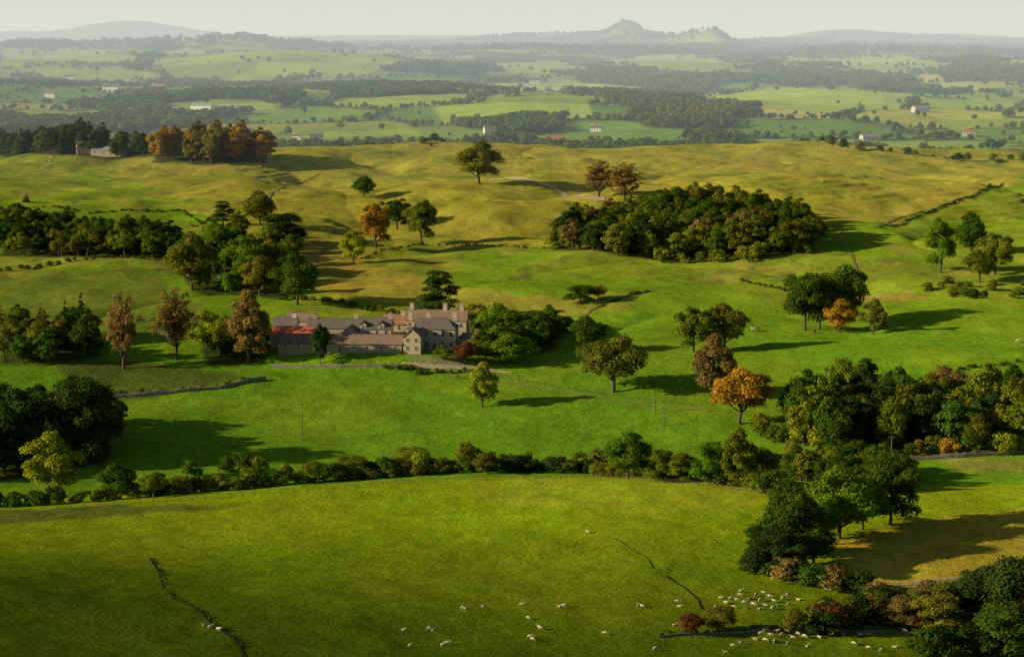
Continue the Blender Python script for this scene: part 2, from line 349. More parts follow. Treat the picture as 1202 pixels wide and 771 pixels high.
T('''
sycamore_tree 737 562 503 60 round green
ash_tree 798 565 524 44 tall olive
ash_tree 832 568 512 46 round green
sycamore_tree 864 570 498 54 tall olive
ash_tree 772 564 522 38 round olive
ash_tree 893 566 520 44 round olive
oak_tree 985 632 541 88 round green
oak_tree 1045 616 534 72 round dgreen
oak_tree 932 655 563 84 round dgreen
oak_tree 1012 622 556 64 wide green
oak_tree 965 640 570 64 round green
hawthorn_tree 905 672 608 66 round dark
hawthorn_tree 955 664 610 60 round dgreen
hawthorn_tree 925 678 625 50 round dark
ash_tree 58 582 503 76 tall yellow
oak_tree 100 548 430 84 round dark
oak_tree 30 550 440 90 round dark
hawthorn_tree 140 585 537 50 round dgreen
hawthorn_tree 180 585 548 36 round olive
ash_tree 566 478 423 42 tall yellow
oak_tree 720 459 384 86 round bronze
oak_tree 692 412 366 48 round dgreen
beech_tree 838 466 390 64 tall brown
sycamore_tree 868 497 420 74 round orange
lime_tree 814 414 353 54 tall olive
lime_tree 850 411 352 56 round bronze
hawthorn_tree 681 356 332 40 round dgreen
rowan_tree 702 352 331 22 round orange
oak_tree 945 388 312 56 round dgreen
oak_tree 985 384 300 72 round dgreen
oak_tree 962 386 318 50 round bronze
maple_tree 985 390 346 50 round orange
maple_tree 1025 392 348 36 tall bronze
ash_tree 1104 320 248 44 tall green
ash_tree 1140 302 246 40 round dgreen
ash_tree 1168 322 266 50 tall olive
hawthorn_tree 1150 332 288 42 round olive
copper_beech_tree 545 427 396 32 round red
box_tree 521 423 403 22 round olive
yew_tree 376 427 374 26 tall dark
cedar_tree 515 374 318 50 cedar dark
beech_tree 145 432 337 58 sparse brown
beech_tree 207 422 332 60 sparse brown
copper_beech_tree 292 425 338 62 tall brown
ash_tree 243 408 362 46 tall yellow
ash_tree 265 412 370 40 tall olive
oak_tree 349 358 293 56 round dgreen
oak_tree 305 347 298 48 round bronze
sycamore_tree 225 340 270 62 round bronze
oak_tree 288 324 274 50 round green
oak_tree 322 320 276 44 round olive
oak_tree 260 302 260 46 round green
oak_tree 305 265 222 44 round bronze
oak_tree 335 289 246 54 round dark
pine_tree 262 265 236 28 cedar dgreen
hawthorn_tree 415 310 268 32 round yellow
beech_tree 441 292 230 42 tall orange
oak_tree 466 270 229 38 tall dgreen
lime_tree 495 286 227 42 tall olive
oak_tree 427 231 205 32 round dgreen
oak_tree 562 216 163 56 round bronze
beech_tree 703 232 186 50 sparse brown
beech_tree 733 234 188 54 sparse brown
lime_tree 557 396 353 46 round yellow
lime_tree 590 403 349 60 round green
oak_tree 632 404 364 58 round dgreen
lime_tree 600 426 388 62 round green
hawthorn_tree 570 423 396 34 round green
oak_tree 655 396 368 40 round dark
fir_tree 97 402 344 24 conifer dark
fir_tree 78 405 352 20 conifer dark
pine_tree 31 238 228 10 conifer dark
hawthorn_tree 1160 722 650 84 round dark
hawthorn_tree 1200 750 645 100 round dark
hawthorn_tree 1180 768 700 90 round dgreen
hawthorn_tree 1100 740 690 60 round bronze
hawthorn_tree 1065 735 695 50 round brown
hawthorn_tree 1035 709 678 42 round brown
hawthorn_tree 845 738 709 44 round bronze
hawthorn_tree 812 743 716 38 round red
hawthorn_tree 485 548 520 44 round olive
hawthorn_tree 415 560 532 40 round olive
hawthorn_tree 570 556 530 36 round bronze
''')
G=ground([(t[1],t[2]) for t in TREES])
for t,(x,y) in zip(TREES,G):
    z=gz(x,y); dp=depth(x,y,z); h=(t[2]-t[3])*dp/F/0.985; w=t[4]*dp/F
    me=R.choice(HERO[t[5]]); ob=link(bpy.data.objects.new(t[0],me)); ob.location=(x,y,z-.15)
    ob.material_slots[1].link='OBJECT'; ob.material_slots[1].material=LM[t[6]]
    ob.scale=(w*1.08,w*1.08,h); ob.rotation_euler=(0,0,R.uniform(0,6.28))
print('trees',time.time()-T0)
# woods
wood('woodland',[(655,293),(720,300),(800,304),(880,303),(948,296),(958,285),(935,262),(870,250),(780,250),(700,262),(660,280)],9,(12,19),dict(dgreen=4,bronze=4,brown=1,olive=4,dark=2))
hedge('woodland_edge_bushes',[(655,292),(760,303),(880,305),(950,296)],(4,9),dict(yellow=2,olive=3,bronze=1),4,4,(.8,1.1))
wood('woodland',[(0,300),(110,303),(190,304),(215,296),(160,278),(60,268),(0,266)],8.5,(10,15),dict(dark=3,dgreen=4,olive=2,bronze=2))
wood('woodland',[(205,305),(230,345),(330,352),(362,335),(350,300),(310,285),(260,275)],12,(9,15),dict(olive=4,bronze=2,dgreen=3,green=2))
wood('woodland',[(0,428),(60,428),(115,420),(120,402),(60,392),(0,392)],8,(9,14),dict(bronze=3,dgreen=3,olive=2,dark=2),(0,1,2,3))
wood('woodland',[(-60,570),(20,560),(110,548),(128,525),(90,505),(-60,500)],8,(13,20),dict(dark=4,dgreen=3,bronze=1))
wood('woodland',[(905,518),(960,528),(1060,534),(1200,530),(1300,525),(1300,480),(1100,478),(1000,482),(930,495)],8,(12,20),dict(bronze=4,dgreen=5,olive=4,dark=3,brown=.6))
hedge('woodland_edge_bushes',[(905,516),(960,526),(1010,533),(1060,535),(1130,534),(1220,530)],(5,9),dict(yellow=2,orange=.7,olive=3,dgreen=2),3.5,4,(.8,1.1))
wood('autumn_avenue',[(180,191),(250,193),(316,194),(312,184),(185,181)],10,(20,25),dict(orange=6,brown=2,bronze=2),(0,2),None,(.6,.85))
wood('conifer_plantation',[(-100,186),(0,183),(60,182),(170,185),(185,180),(120,174),(-100,174)],11,(14,20),dict(dark=5,dgreen=2),(3,2,0))
wood('shrubbery',[(235,400),(250,425),(318,424),(318,408),(290,398)],6,(4,7),dict(dgreen=2,green=2,dark=1),(0,1),None,(.9,1.2))
wood('woodland',[(560,400),(560,420),(640,412),(660,395),(600,388)],8,(9,13),dict(dgreen=3,green=4,olive=1),(0,1,2))
wood('woodland',[(1085,345),(1140,352),(1202,350),(1202,335),(1100,332)],10,(3,5),dict(olive=3,dgreen=1),(0,),BUSH,(1,1.4),False)
wood('woodland',[(925,560),(1000,575),(1050,580),(1060,560),(1000,545),(920,545)],7,(6,10),dict(olive=2,dgreen=4,dark=1),(0,1,2),MID,(.9,1.2))
hedge('hedge',[(-60,596),(60,592),(170,584),(260,575),(330,570),(420,562),(520,556),(600,553),(700,556)],(3,5.5),dict(dark=2,dgreen=4,olive=3,bronze=2),2.2,2.5)
hedge('hedge',[(230,560),(300,558),(380,560),(430,560),(500,554),(610,550),(700,552)],(4.5,8.5),dict(orange=.4,bronze=3,olive=4,dgreen=3,yellow=1),4,3.5,(.9,1.3))
hedge('hedge',[(700,558),(790,563),(880,572),(905,578)],(4,6.5),dict(olive=3,bronze=2,dgreen=2),2.8,2)
hedge('hedge',[(905,578),(930,600),(905,640),(880,668),(960,690),(1010,695)],(3,6),dict(dark=2,dgreen=3,brown=1),2.5,2)
hedge('bramble_thicket',[(930,738),(1000,733),(1060,728),(1120,735),(1200,740)],(3,6),dict(brown=2,dark=3,red=.6,bronze=3),2,4,(1,1.5))
hedge('bramble_thicket',[(960,725),(1040,718),(1120,715),(1220,700)],(3,6.5),dict(brown=1.5,dark=4,bronze=3),2.2,4,(1,1.5))
hedge('bramble_thicket',[(1090,770),(1140,762),(1220,750)],(3,7),dict(dark=4,dgreen=2,bronze=1),1.8,3,(1,1.5))
hedge('hedge',[(900,548),(960,552),(1030,560),(1060,575)],(4,7),dict(dgreen=3,olive=2,dark=2),3,3)
hedge('hedge',[(330,352),(370,352),(470,372),(500,374)],(2,3),dict(dgreen=3,bronze=2),2.6,1.5)
hedge('hedge',[(500,172),(640,170),(800,170),(1000,176),(1202,190)],(3,8),dict(dgreen=3,bronze=2,olive=2,dark=2),9,6,(1,1.4))
hedge('hedge',[(0,318),(90,306),(200,306)],(1.5,3),dict(dgreen=3,bronze=2),3.5,1.5)
hedge('garden_shrubs',[(455,432),(500,437),(540,438),(560,430)],(1.5,2.6),dict(green=3,dgreen=2),2.5,1.2)
for pl in ([(425,304),(460,292),(500,287),(570,288),(650,292)],[(1030,268),(1090,250),(1140,232),(1178,216)],[(705,360),(740,346),(765,341)],[(0,247),(100,250),(215,247),(240,262)],[(870,330),(930,345),(960,330)],[(1040,455),(1100,440),(1202,425)],[(230,268),(250,255),(266,246)]):
    hedge('rush_bank',pl,(.6,1.5),dict(dgreen=3,bronze=3,dark=1),1.9,1.2,(1.2,2.2))
# ---------------------------------------------------------------- far countryside
CLEAR=[[(800,118),(900,104),(990,100),(1070,112),(1050,130),(900,128)],[(320,150),(480,147),(495,163),(350,164)],[(510,125),(690,122),(700,138),(520,146)],
[(190,122),(310,118),(330,131),(200,137)],[(200,65),(330,58),(470,70),(560,78),(420,90),(270,97),(170,82)],[(560,75),(650,72),(700,85),(600,90)],[(1080,120),(1202,112),(1202,126),(1100,131)],
[(1100,142),(1202,138),(1202,150),(1110,152)],[(0,60),(120,58),(170,72),(0,76)],[(700,72),(800,64),(900,76),(780,88)],[(960,70),(1060,66),(1120,80),(1000,84)],[(560,100),(680,96),(760,104),(640,112)],[(40,84),(140,80),(170,92),(60,98)]]
CLW=[ground(p) for p in CLEAR]
def woodmask(X,Y):
    return (vnoise(X/260,Y/380,41)*.5+vnoise(X/110,Y/150,42)*.5)
Pf=[];Sf=[]
WT=.605
for (y0,y1,cs) in ((1660,4200,11.5),(4200,8200,17),(8200,15000,34)):
    nx=int(2*.34*y1/cs); ny=int((y1-y0)/cs)
    X,Y=np.meshgrid(np.arange(nx)*cs-.34*y1,np.arange(ny)*cs+y0); X=(X+rng.uniform(-.5,.5,X.shape)*cs).ravel();Y=(Y+rng.uniform(-.5,.5,Y.shape)*cs).ravel()
    k=np.abs(X)<.34*Y+50; X=X[k];Y=Y[k]
    idv,ed=cells(X,Y,CS,50); wm=woodmask(X,Y)
    hd=(ed<cs*.55)&(vnoise(X/60,Y/60,77)>.25)
    wd=(wm>WT)|((Y<2050)&(vnoise(X/70,Y/110,78)>.6))
    fl=rng.random(len(X))<.016
    acc=hd|wd|fl
    X=X[acc];Y=Y[acc];wd=wd[acc]
    cl=np.zeros(len(X),bool)
    for c in CLW: cl|=pip(X,Y,c)
    k=~cl|(rng.random(len(X))<.02)
    X=X[k];Y=Y[k];wd=wd[k]
    Pf.append(np.column_stack([X,Y])); Sf.append(np.where(wd,rng.uniform(.7,1.1,len(X)),rng.uniform(.25,.85,len(X)))*max(1,cs/14))
Pf=np.concatenate(Pf);Sf=np.concatenate(Sf); n=len(Pf)
print('far trees',n)
hh=Sf*13.5; ww=hh*rng.uniform(.85,1.25,n)
q=np.clip(vnoise(Pf[:,0]/150,Pf[:,1]/260,61)*.6+rng.uniform(0,.4,n),0,.999)
tab=np.array([COLS.index(c) for c in ['dark','dgreen','dgreen','green','green','dgreen','olive','olive','bronze','olive','bronze','brown']])
scatter('distant_trees',FAR,Pf,gzs(Pf)-.5,rng.uniform(0,6.28,n),np.column_stack([ww,ww,hh]),rng.choice([0,0,1,1,2],n)*NC+tab[(q*len(tab)).astype(int)])
# ---------------------------------------------------------------- terrain mesh
def seg(a,b,n): return np.linspace(a,b,n,endpoint=False)
YS=np.concatenate([seg(-150,270,60),seg(270,560,300),seg(560,1000,270),seg(1000,1560,260),seg(1560,3500,170),np.geomspace(3500,9000,120,endpoint=False),np.geomspace(9000,45000,110)])
us=np.concatenate([seg(-.85,-.29,36),seg(-.29,.29,640),np.linspace(.29,.85,36)])
YG=np.repeat(YS[:,None],len(us),1); XG=us[None,:]*(YG+200*np.exp(-np.maximum(YG,0)/250.))
ZG=height(XG,YG)
nr,nc=XG.shape
jx=XG+6*sn(XG,YG,30,71)+2*sn(XG,YG,8,72); jy=YG+9*sn(XG,YG,30,73)+3*sn(XG,YG,8,74)
def C3(c): return np.array(c,float)[None,None,:]
col=np.zeros((nr,nc,3))+C3((.165,.32,.016))
def mixc(w,c):
    global col
    w=np.clip(w,0,1)[...,None]; col=col*(1-w)+C3(c)*w
mixc(sstep(530,505,YG),(.27,.39,.010))
mixc(sstep(520,500,YG)*sstep(.35,.75,vnoise(XG/25,YG/40,80))*.5,(.33,.38,.015))
mixc(sstep(480,300,YG+25*sn(XG,YG,70,85)-.12*np.abs(XG)+.2*np.minimum(XG,0))*.95,(.07,.115,.006))  # shade painted into the grass colour, deepening towards the near end of the field
mixc(sstep(690,800,YG),(.20,.335,.018))
mixc(sstep(560,620,YG)*sstep(.55,.8,vnoise(XG/30,YG/45,86))*.5,(.25,.35,.02))
mixc(sstep(700,800,YG)*sstep(.5,.8,vnoise(XG/60,YG/90,81))*.8,(.30,.34,.03))
GP=[((.43,.385,.05),.92,[(150,196),(330,165),(600,163),(1202,183),(1202,214),(1100,240),(1000,262),(950,262),(880,250),(700,262),(650,288),(560,285),(490,288),(430,310),(520,335),(600,345),(690,352),(660,372),(560,368),(380,352),(350,300),(240,255),(100,225)]),
((.30,.40,.03),.85,[(0,196),(100,203),(190,228),(250,240),(150,246),(0,242)]),
((.38,.41,.05),.7,[(-50,196),(60,180),(250,178),(200,200),(0,197)]),
((.45,.32,.05),.8,[(360,305),(400,290),(460,320),(500,338),(400,342)]),
((.42,.28,.07),.8,[(955,340),(1060,338),(1095,352),(960,353)]),
((.36,.40,.04),.75,[(-50,296),(190,306),(190,318),(-50,312)]),
((.19,.24,.035),.8,[(-50,318),(190,322),(260,390),(200,400),(-50,395)]),
((.11,.135,.028),.85,[(60,428),(255,426),(312,444),(250,458),(130,467),(60,452)]),
((.46,.36,.04),.9,[(945,640),(1100,602),(1260,588),(1260,690),(1000,692)]),
((.34,.28,.07),.6,[(1110,541),(1240,536),(1240,552),(1150,552)]),
((.10,.11,.03),.7,[(-50,604),(150,594),(300,584),(150,612),(-50,622)]),
((.28,.46,.02),.9,[(335,424),(470,424),(470,433),(330,433)]),
((.36,.30,.19),.95,[(470,421),(548,420),(552,432),(500,434)]),
((.36,.35,.05),.6,[(560,345),(690,350),(760,345),(740,362),(640,372),(560,366)]),
((.38,.41,.03),.4,[(730,555),(900,575),(870,600),(600,590),(500,575)]),
((.36,.38,.04),.35,[(700,275),(900,310),(1000,300),(1202,330),(1202,360),(900,340),(600,320)]),
((.20,.26,.03),.6,[(1202,270),(1100,300),(1060,330),(1202,330)]),
]
for c,a,p in GP:
    W=ground(p); m=pip(jx,jy,W).astype(float)*(YG<1700)*a; mixc(m,c)
hl=(YG>850)&(YG<1500)
mixc(hl*sstep(.5,.75,vnoise(XG/22,YG/35,83))*.6,(.23,.28,.035)); mixc(hl*sstep(.58,.8,vnoise(XG/13,YG/16,84))*.45,(.45,.35,.07)); mixc(hl*sstep(.72,.85,vnoise(XG/6,YG/8,87))*.6,(.14,.15,.04))
# far fields
idv,ed=cells(XG,YG,CS,50)
pal=np.array([(.27,.38,.04),(.19,.32,.03),(.39,.42,.06),(.22,.36,.03),(.46,.42,.12),(.25,.34,.05),(.34,.45,.04),(.16,.27,.03)])
fc=pal[(idv*7.999).astype(int)]*(.85+.3*vnoise(XG/60,YG/90,88))[...,None]
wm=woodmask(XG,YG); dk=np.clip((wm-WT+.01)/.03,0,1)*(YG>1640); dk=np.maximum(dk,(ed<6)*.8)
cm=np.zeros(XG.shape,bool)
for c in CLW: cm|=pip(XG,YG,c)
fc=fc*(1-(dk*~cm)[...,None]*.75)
fc=np.where(cm[...,None],C3((.32,.43,.04))*(.75+.5*idv[...,None]),fc)
moor=sstep(9500,12500,YG)[...,None]*.65; fc=fc*(1-moor)+C3((.07,.09,.05))*moor
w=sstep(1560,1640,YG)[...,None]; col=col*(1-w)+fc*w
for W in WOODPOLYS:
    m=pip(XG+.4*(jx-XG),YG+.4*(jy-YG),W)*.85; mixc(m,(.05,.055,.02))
for _ in range(2):
    c2=col.copy(); c2[1:-1]=(col[:-2]+2*col[1:-1]+col[2:])/4; col=c2; c2=col.copy(); c2[:,1:-1]=(col[:,:-2]+2*col[:,1:-1]+col[:,2:])/4; col=c2
V=np.stack([XG,YG,ZG],-1).reshape(-1,3)
i0=(np.arange(nr-1)[:,None]*nc+np.arange(nc-1)[None,:]).ravel(); Q=np.stack([i0,i0+1,i0+nc+1,i0+nc],1)
gm,nt=newmat('grassland'); o=N(nt,'ShaderNodeOutputMaterial'); b=N(nt,'ShaderNodeBsdfDiffuse'); b.inputs['Roughness'].default_value=.6
at=N(nt,'ShaderNodeAttribute',attribute_name='Col'); g=N(nt,'ShaderNodeNewGeometry')
def noi(s,d=4,r=.6,scale=None):
    x=N(nt,'ShaderNodeTexNoise'); x.inputs['Scale'].default_value=s; x.inputs['Detail'].default_value=d; x.inputs['Roughness'].default_value=r
    if scale:
        mp=N(nt,'ShaderNodeMapping'); mp.inputs['Scale'].default_value=scale; nt.links.new(g.outputs['Position'],mp.inputs[0]); nt.links.new(mp.outputs[0],x.inputs[0])
    else: nt.links.new(g.outputs['Position'],x.inputs[0])
    return x.outputs[0]
def mrange(s,a,b_,c,d):
    m=N(nt,'ShaderNodeMapRange'); nt.links.new(s,m.inputs[0]); 
    for i,v in enumerate((a,b_,c,d)): m.inputs[i+1].default_value=v
    return m.outputs[0]
def mul(a,b_):
    m=N(nt,'ShaderNodeMath',operation='MULTIPLY'); nt.links.new(a,m.inputs[0]); nt.links.new(b_,m.inputs[1]); return m.outputs[0]
n1=noi(.035,4,.65); n2=noi(.35,5,.75,(1,.6,1)); n3=noi(1.6,3,.8)
val=mul(mul(mrange(n1,.3,.7,.80,1.2),mrange(n2,.3,.7,.72,1.28)),mrange(n3,.3,.7,.72,1.28))
v=N(nt,'ShaderNodeVectorMath',operation='SCALE'); nt.links.new(at.outputs['Color'],v.inputs[0]); nt.links.new(val,v.inputs['Scale'])
hs=N(nt,'ShaderNodeHueSaturation'); nt.links.new(v.outputs[0],hs.inputs['Color']); n4=noi(.09,4,.6); nt.links.new(mrange(n4,.3,.7,.487,.511),hs.inputs['Hue'])
nt.links.new(hs.outputs[0],b.inputs[0])
bp=N(nt,'ShaderNodeBump'); bp.inputs['Strength'].default_value=.7; bp.inputs['Distance'].default_value=.8
nt.links.new(noi(.8,5,.7),bp.inputs['Height']); nt.links.new(bp.outputs[0],b.inputs['Normal'])
nt.links.new(b.outputs[0],o.inputs[0])
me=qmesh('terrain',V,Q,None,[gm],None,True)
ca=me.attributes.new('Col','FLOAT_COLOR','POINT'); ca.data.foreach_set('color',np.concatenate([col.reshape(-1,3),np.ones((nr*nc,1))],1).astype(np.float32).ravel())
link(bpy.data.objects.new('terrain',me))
print('terrain',time.time()-T0)
# ---------------------------------------------------------------- ribbons, walls, fences
def ribbon(name,poly,w,mat,lift=.09,world=None):
    W=densify(ground(poly) if world is None else world,1.5); 
    W=W+np.column_stack([sn(W[:,0],W[:,1],9,91),sn(W[:,0],W[:,1],9,92)])*(w*.25+.2)
    t=np.gradient(W,axis=0); t/=np.linalg.norm(t,axis=1)[:,None]+1e-9; nrm=np.column_stack([-t[:,1],t[:,0]])
    wd=w*(.5+1.0*vnoise(W[:,0]/4,W[:,1]/4,95))[:,None]; rows=[]
    for s in (-.5,-.17,.17,.5):
        P=W+nrm*wd*s; rows.append(np.column_stack([P,gzs(P)+lift]))
    V=np.stack(rows,1).reshape(-1,3); Q=[]
    for i in range(len(W)-1):
        for j in range(3): Q.append((i*4+j,i*4+j+1,(i+1)*4+j+1,(i+1)*4+j))
    return link(bpy.data.objects.new(name,qmesh(name,V,Q,None,[mat],None,True)))
SAND=simple('track_gravel',(.50,.41,.24),.95,.8,.3); SOIL=simple('ditch_soil',(.022,.028,.005),1,1.2,.4); MUD=simple('mud',(.24,.22,.06),1,1,.4)
ribbon('farm_track',[(578,211),(598,210),(622,213),(650,221),(680,230),(708,236)],6,SAND,.35)
ribbon('farm_track',[(545,440),(590,449),(650,458),(720,470),(800,479),(835,483)],1.3,MUD)
ribbon('gravel_drive',[(470,428),(510,431),(560,432),(600,438)],2.5,SAND)
ribbon('drainage_ditch',[(176,654),(186,670),(190,688),(205,703),(235,718),(252,735),(275,750),(288,775)],.5,SOIL)
ribbon('drainage_ditch',[(782,674),(800,688),(820,702),(826,716)],.4,SOIL)
ribbon('drainage_ditch',[(720,632),(760,655),(768,668)],.2,SOIL)
ribbon('farm_track',[(1010,688),(1060,684),(1140,680)],1.5,SAND)
ribbon('field_path',[(590,420),(640,408),(700,360),(755,342)],1,MUD,.2)
ribbon('field_path',[(1040,262),(1100,244),(1150,226)],1.6,MUD,.3)
ribbon('field_path',[(300,250),(350,215),(375,205)],1.8,MUD,.3)
ribbon('field_path',[(980,262),(1000,300),(1010,330)],1.2,MUD,.25)
DRY=stone('drystone',(.13,.12,.09),(.30,.27,.20),2.2)
def drywall(name,poly,h=1.3,w=.6):
    W=densify(ground(poly),.9); t=np.gradient(W,axis=0); t/=np.linalg.norm(t,axis=1)[:,None]+1e-9; nn=np.column_stack([-t[:,1],t[:,0]])
    z=gzs(W); prof=[(-.5,-.3),(-.48,.4),(-.36,.9),(-.2,1.08),(.2,1.08),(.36,.9),(.48,.4),(.5,-.3)]; rows=[]
    hv=h*(.7+.5*vnoise(W[:,0]/5,W[:,1]/5,97))
    for a,b_ in prof:
        P=W+nn*w*a*(1+rng.normal(size=(len(W),1))*.12); rows.append(np.column_stack([P,z+hv*b_*(1+rng.normal(size=len(W))*.09)]))
    V=np.stack(rows,1).reshape(-1,3); Q=[]; k=len(prof)
    for i in range(len(W)-1):
        for j in range(k-1): Q.append((i*k+j,i*k+j+1,(i+1)*k+j+1,(i+1)*k+j))
    return link(bpy.data.objects.new(name,qmesh(name,V,Q,None,[DRY])))
drywall('drystone_wall',[(118,468),(160,465),(210,461),(262,456),(312,446)],1.3,.7)
drywall('drystone_wall',[(995,540),(1060,541),(1130,537),(1240,530)],1.2,.7)
drywall('drystone_wall',[(775,748),(880,742),(990,741),(1085,742)],.35,.4)
drywall('drystone_wall',[(0,262),(90,268)],1.0,.6)
drywall('drystone_wall',[(320,431),(400,432),(470,431)],1.0,.5)
hedge('hedge',[(128,464),(200,458),(262,452),(312,443)],(1,2),dict(dgreen=3,olive=2),3,1.5)
hedge('rush_clumps',[(775,746),(880,740),(990,739),(1085,740)],(.5,1.3),dict(dgreen=3,bronze=2),1.6,1,(1,1.8))
hedge('rush_clumps',[(179,654),(190,670),(194,688),(209,703),(239,718),(256,735),(279,750),(292,775)],(.25,.6),dict(dgreen=3,olive=1),1.1,.5,(1,1.8))
WOODM=simple('weathered_wood',(.16,.13,.10),.9,5,.3)
def boxv(x0,x1,y0,y1,z0,z1):
    return [(x0,y0,z0),(x1,y0,z0),(x1,y1,z0),(x0,y1,z0),(x0,y0,z1),(x1,y0,z1),(x1,y1,z1),(x0,y1,z1)],[(0,3,2,1),(4,5,6,7),(0,1,5,4),(1,2,6,5),(2,3,7,6),(3,0,4,7)]
class MB:
    def __init__(s): s.V=[];s.Q=[]
    def add(s,v,q):
        o=len(s.V); s.V+=list(v); s.Q+=[tuple(i+o for i in f) for f in q]
    def box(s,*a): s.add(*boxv(*a))
    def obj(s,name,mat,parent=None,smooth=False):
        me=bpy.data.meshes.new(name); me.from_pydata([tuple(map(float,v)) for v in s.V],[],s.Q); me.materials.append(mat)
        if smooth: me.polygons.foreach_set('use_smooth',np.ones(len(me.polygons),bool))
        return link(bpy.data.objects.new(name,me),parent)
def fence(name,poly,sp=3.0,rails=3):
    W=densify(ground(poly),sp); z=gzs(W); m=MB()
    for (x,y),zz in zip(W,z):
        h=1.2+R.uniform(-.08,.08); m.box(x-.07,x+.07,y-.07,y+.07,zz-.3,zz+h)
    for k in range(rails):
        for i in range(len(W)-1):
            a=np.array([*W[i],z[i]+.35+.35*k]);b_=np.array([*W[i+1],z[i+1]+.35+.35*k])
            tv,tq=tube([a,b_],[.025,.025],4); m.add([tuple(v) for v in tv],tq)
    return m.obj(name,WOODM)
fence('post_and_wire_fence',[(545,437),(600,446),(700,462),(780,473),(835,480)])
fence('post_and_wire_fence',[(0,606),(150,594),(300,582),(450,570),(600,563),(730,562),(860,574),(905,582)])
fence('post_and_wire_fence',[(880,672),(990,692),(1120,686),(1202,682)])
fence('post_and_wire_fence',[(700,360),(760,342),(790,338)])
fence('post_and_wire_fence',[(1030,268),(1090,250),(1140,232),(1175,218)])
PORC=simple('porcelain',(.4,.38,.34),.3)
def pole(px,base,top):
    (x,y),=ground([(px,base)]); z=gz(x,y); h=(base-top)*depth(x,y,z)/F
    e=bpy.data.objects.new('utility_pole',None); link(e); e.location=(x,y,z)
    m=MB(); tv,tq=tube([(0,0,-.5),(0,0,h*.5),(0,0,h)],[.19,.16,.13],8); m.add([tuple(v) for v in tv],tq); m.obj('shaft',WOODM,e)
    m=MB(); m.box(-.9,.9,-.16,-.06,h-.45,h-.33); m.obj('crossarm',WOODM,e)
    m=MB()
    for a in(-.8,0,.8):
        tv,tq=tube([(a,-.11,h-.33),(a,-.11,h-.22),(a,-.11,h-.12)],[.05,.07,.03],6); m.add([tuple(v) for v in tv],tq)
    m.obj('insulators',PORC,e)
for a in ((355,517,473),(769,486,458),(780,500,478),(1046,541,511),(885,176,164),(960,177,165),(1110,182,169)): pole(*a)
# ---------------------------------------------------------------- buildings
ST1=stone('sandstone',(.46,.37,.26),(.64,.53,.39),1.6); ST2=stone('limestone_rubble',(.34,.28,.20),(.50,.42,.31),1.8); REND=simple('limewash',(.62,.58,.50),.9,.8,.12); WHITE=simple('white_render',(.78,.77,.72),.9,.8,.08)
SLATE=rooftile('slate_roof',(.165,.14,.125)); TILE=rooftile('stone_tile_roof',(.27,.18,.13)); RED=rooftile('red_tin_roof',(.50,.13,.07),3.5); BRN=rooftile('clay_roof',(.34,.17,.11)); GRN=rooftile('green_sheet_roof',(.25,.42,.38)); GREY=rooftile('fibre_cement_roof',(.30,.30,.30))
TRIM=simple('painted_trim',(.72,.70,.64),.6,2,.06); DOORM=simple('door_paint',(.10,.13,.10),.5,3,.1); POT=simple('clay_pot',(.38,.18,.10),.9,5,.2)
m_,nt_=newmat('window_glass'); o_=N(nt_,'ShaderNodeOutputMaterial'); b_=N(nt_,'ShaderNodeBsdfPrincipled'); b_.inputs['Base Color'].default_value=(.02,.025,.03,1); b_.inputs['Roughness'].default_value=.08; nt_.links.new(b_.outputs[0],o_.inputs[0]); GLASS=m_
def win(fr,gl,face,c,z,w,h,off):
    def bx(m,a0,a1,z0,z1,p0,p1):
        s=face[1]; lo,hi=sorted((off+s*p0,off+s*p1))
        if face[0]=='y': m.box(a0,a1,lo,hi,z0,z1)
        else: m.box(lo,hi,a0,a1,z0,z1)
    bx(gl,c-w/2,c+w/2,z,z+h,-.05,.015)
    t=.14
    bx(fr,c-w/2-t,c+w/2+t,z-t,z-.003,-.05,.12); bx(fr,c-w/2-t,c+w/2+t,z+h+.003,z+h+t,-.05,.09)
    bx(fr,c-w/2-t,c-w/2-.003,z,z+h,-.05,.07); bx(fr,c+w/2+.003,c+w/2+t,z,z+h,-.05,.07)
    bx(fr,c-.03,c+.03,z+.003,z+h-.003,.0,.04); bx(fr,c-w/2+.003,c-.033,z+h*.5-.03,z+h*.5+.03,.0,.038); bx(fr,c+.033,c+w/2-.003,z+h*.5-.03,z+h*.5+.03,.0,.038)
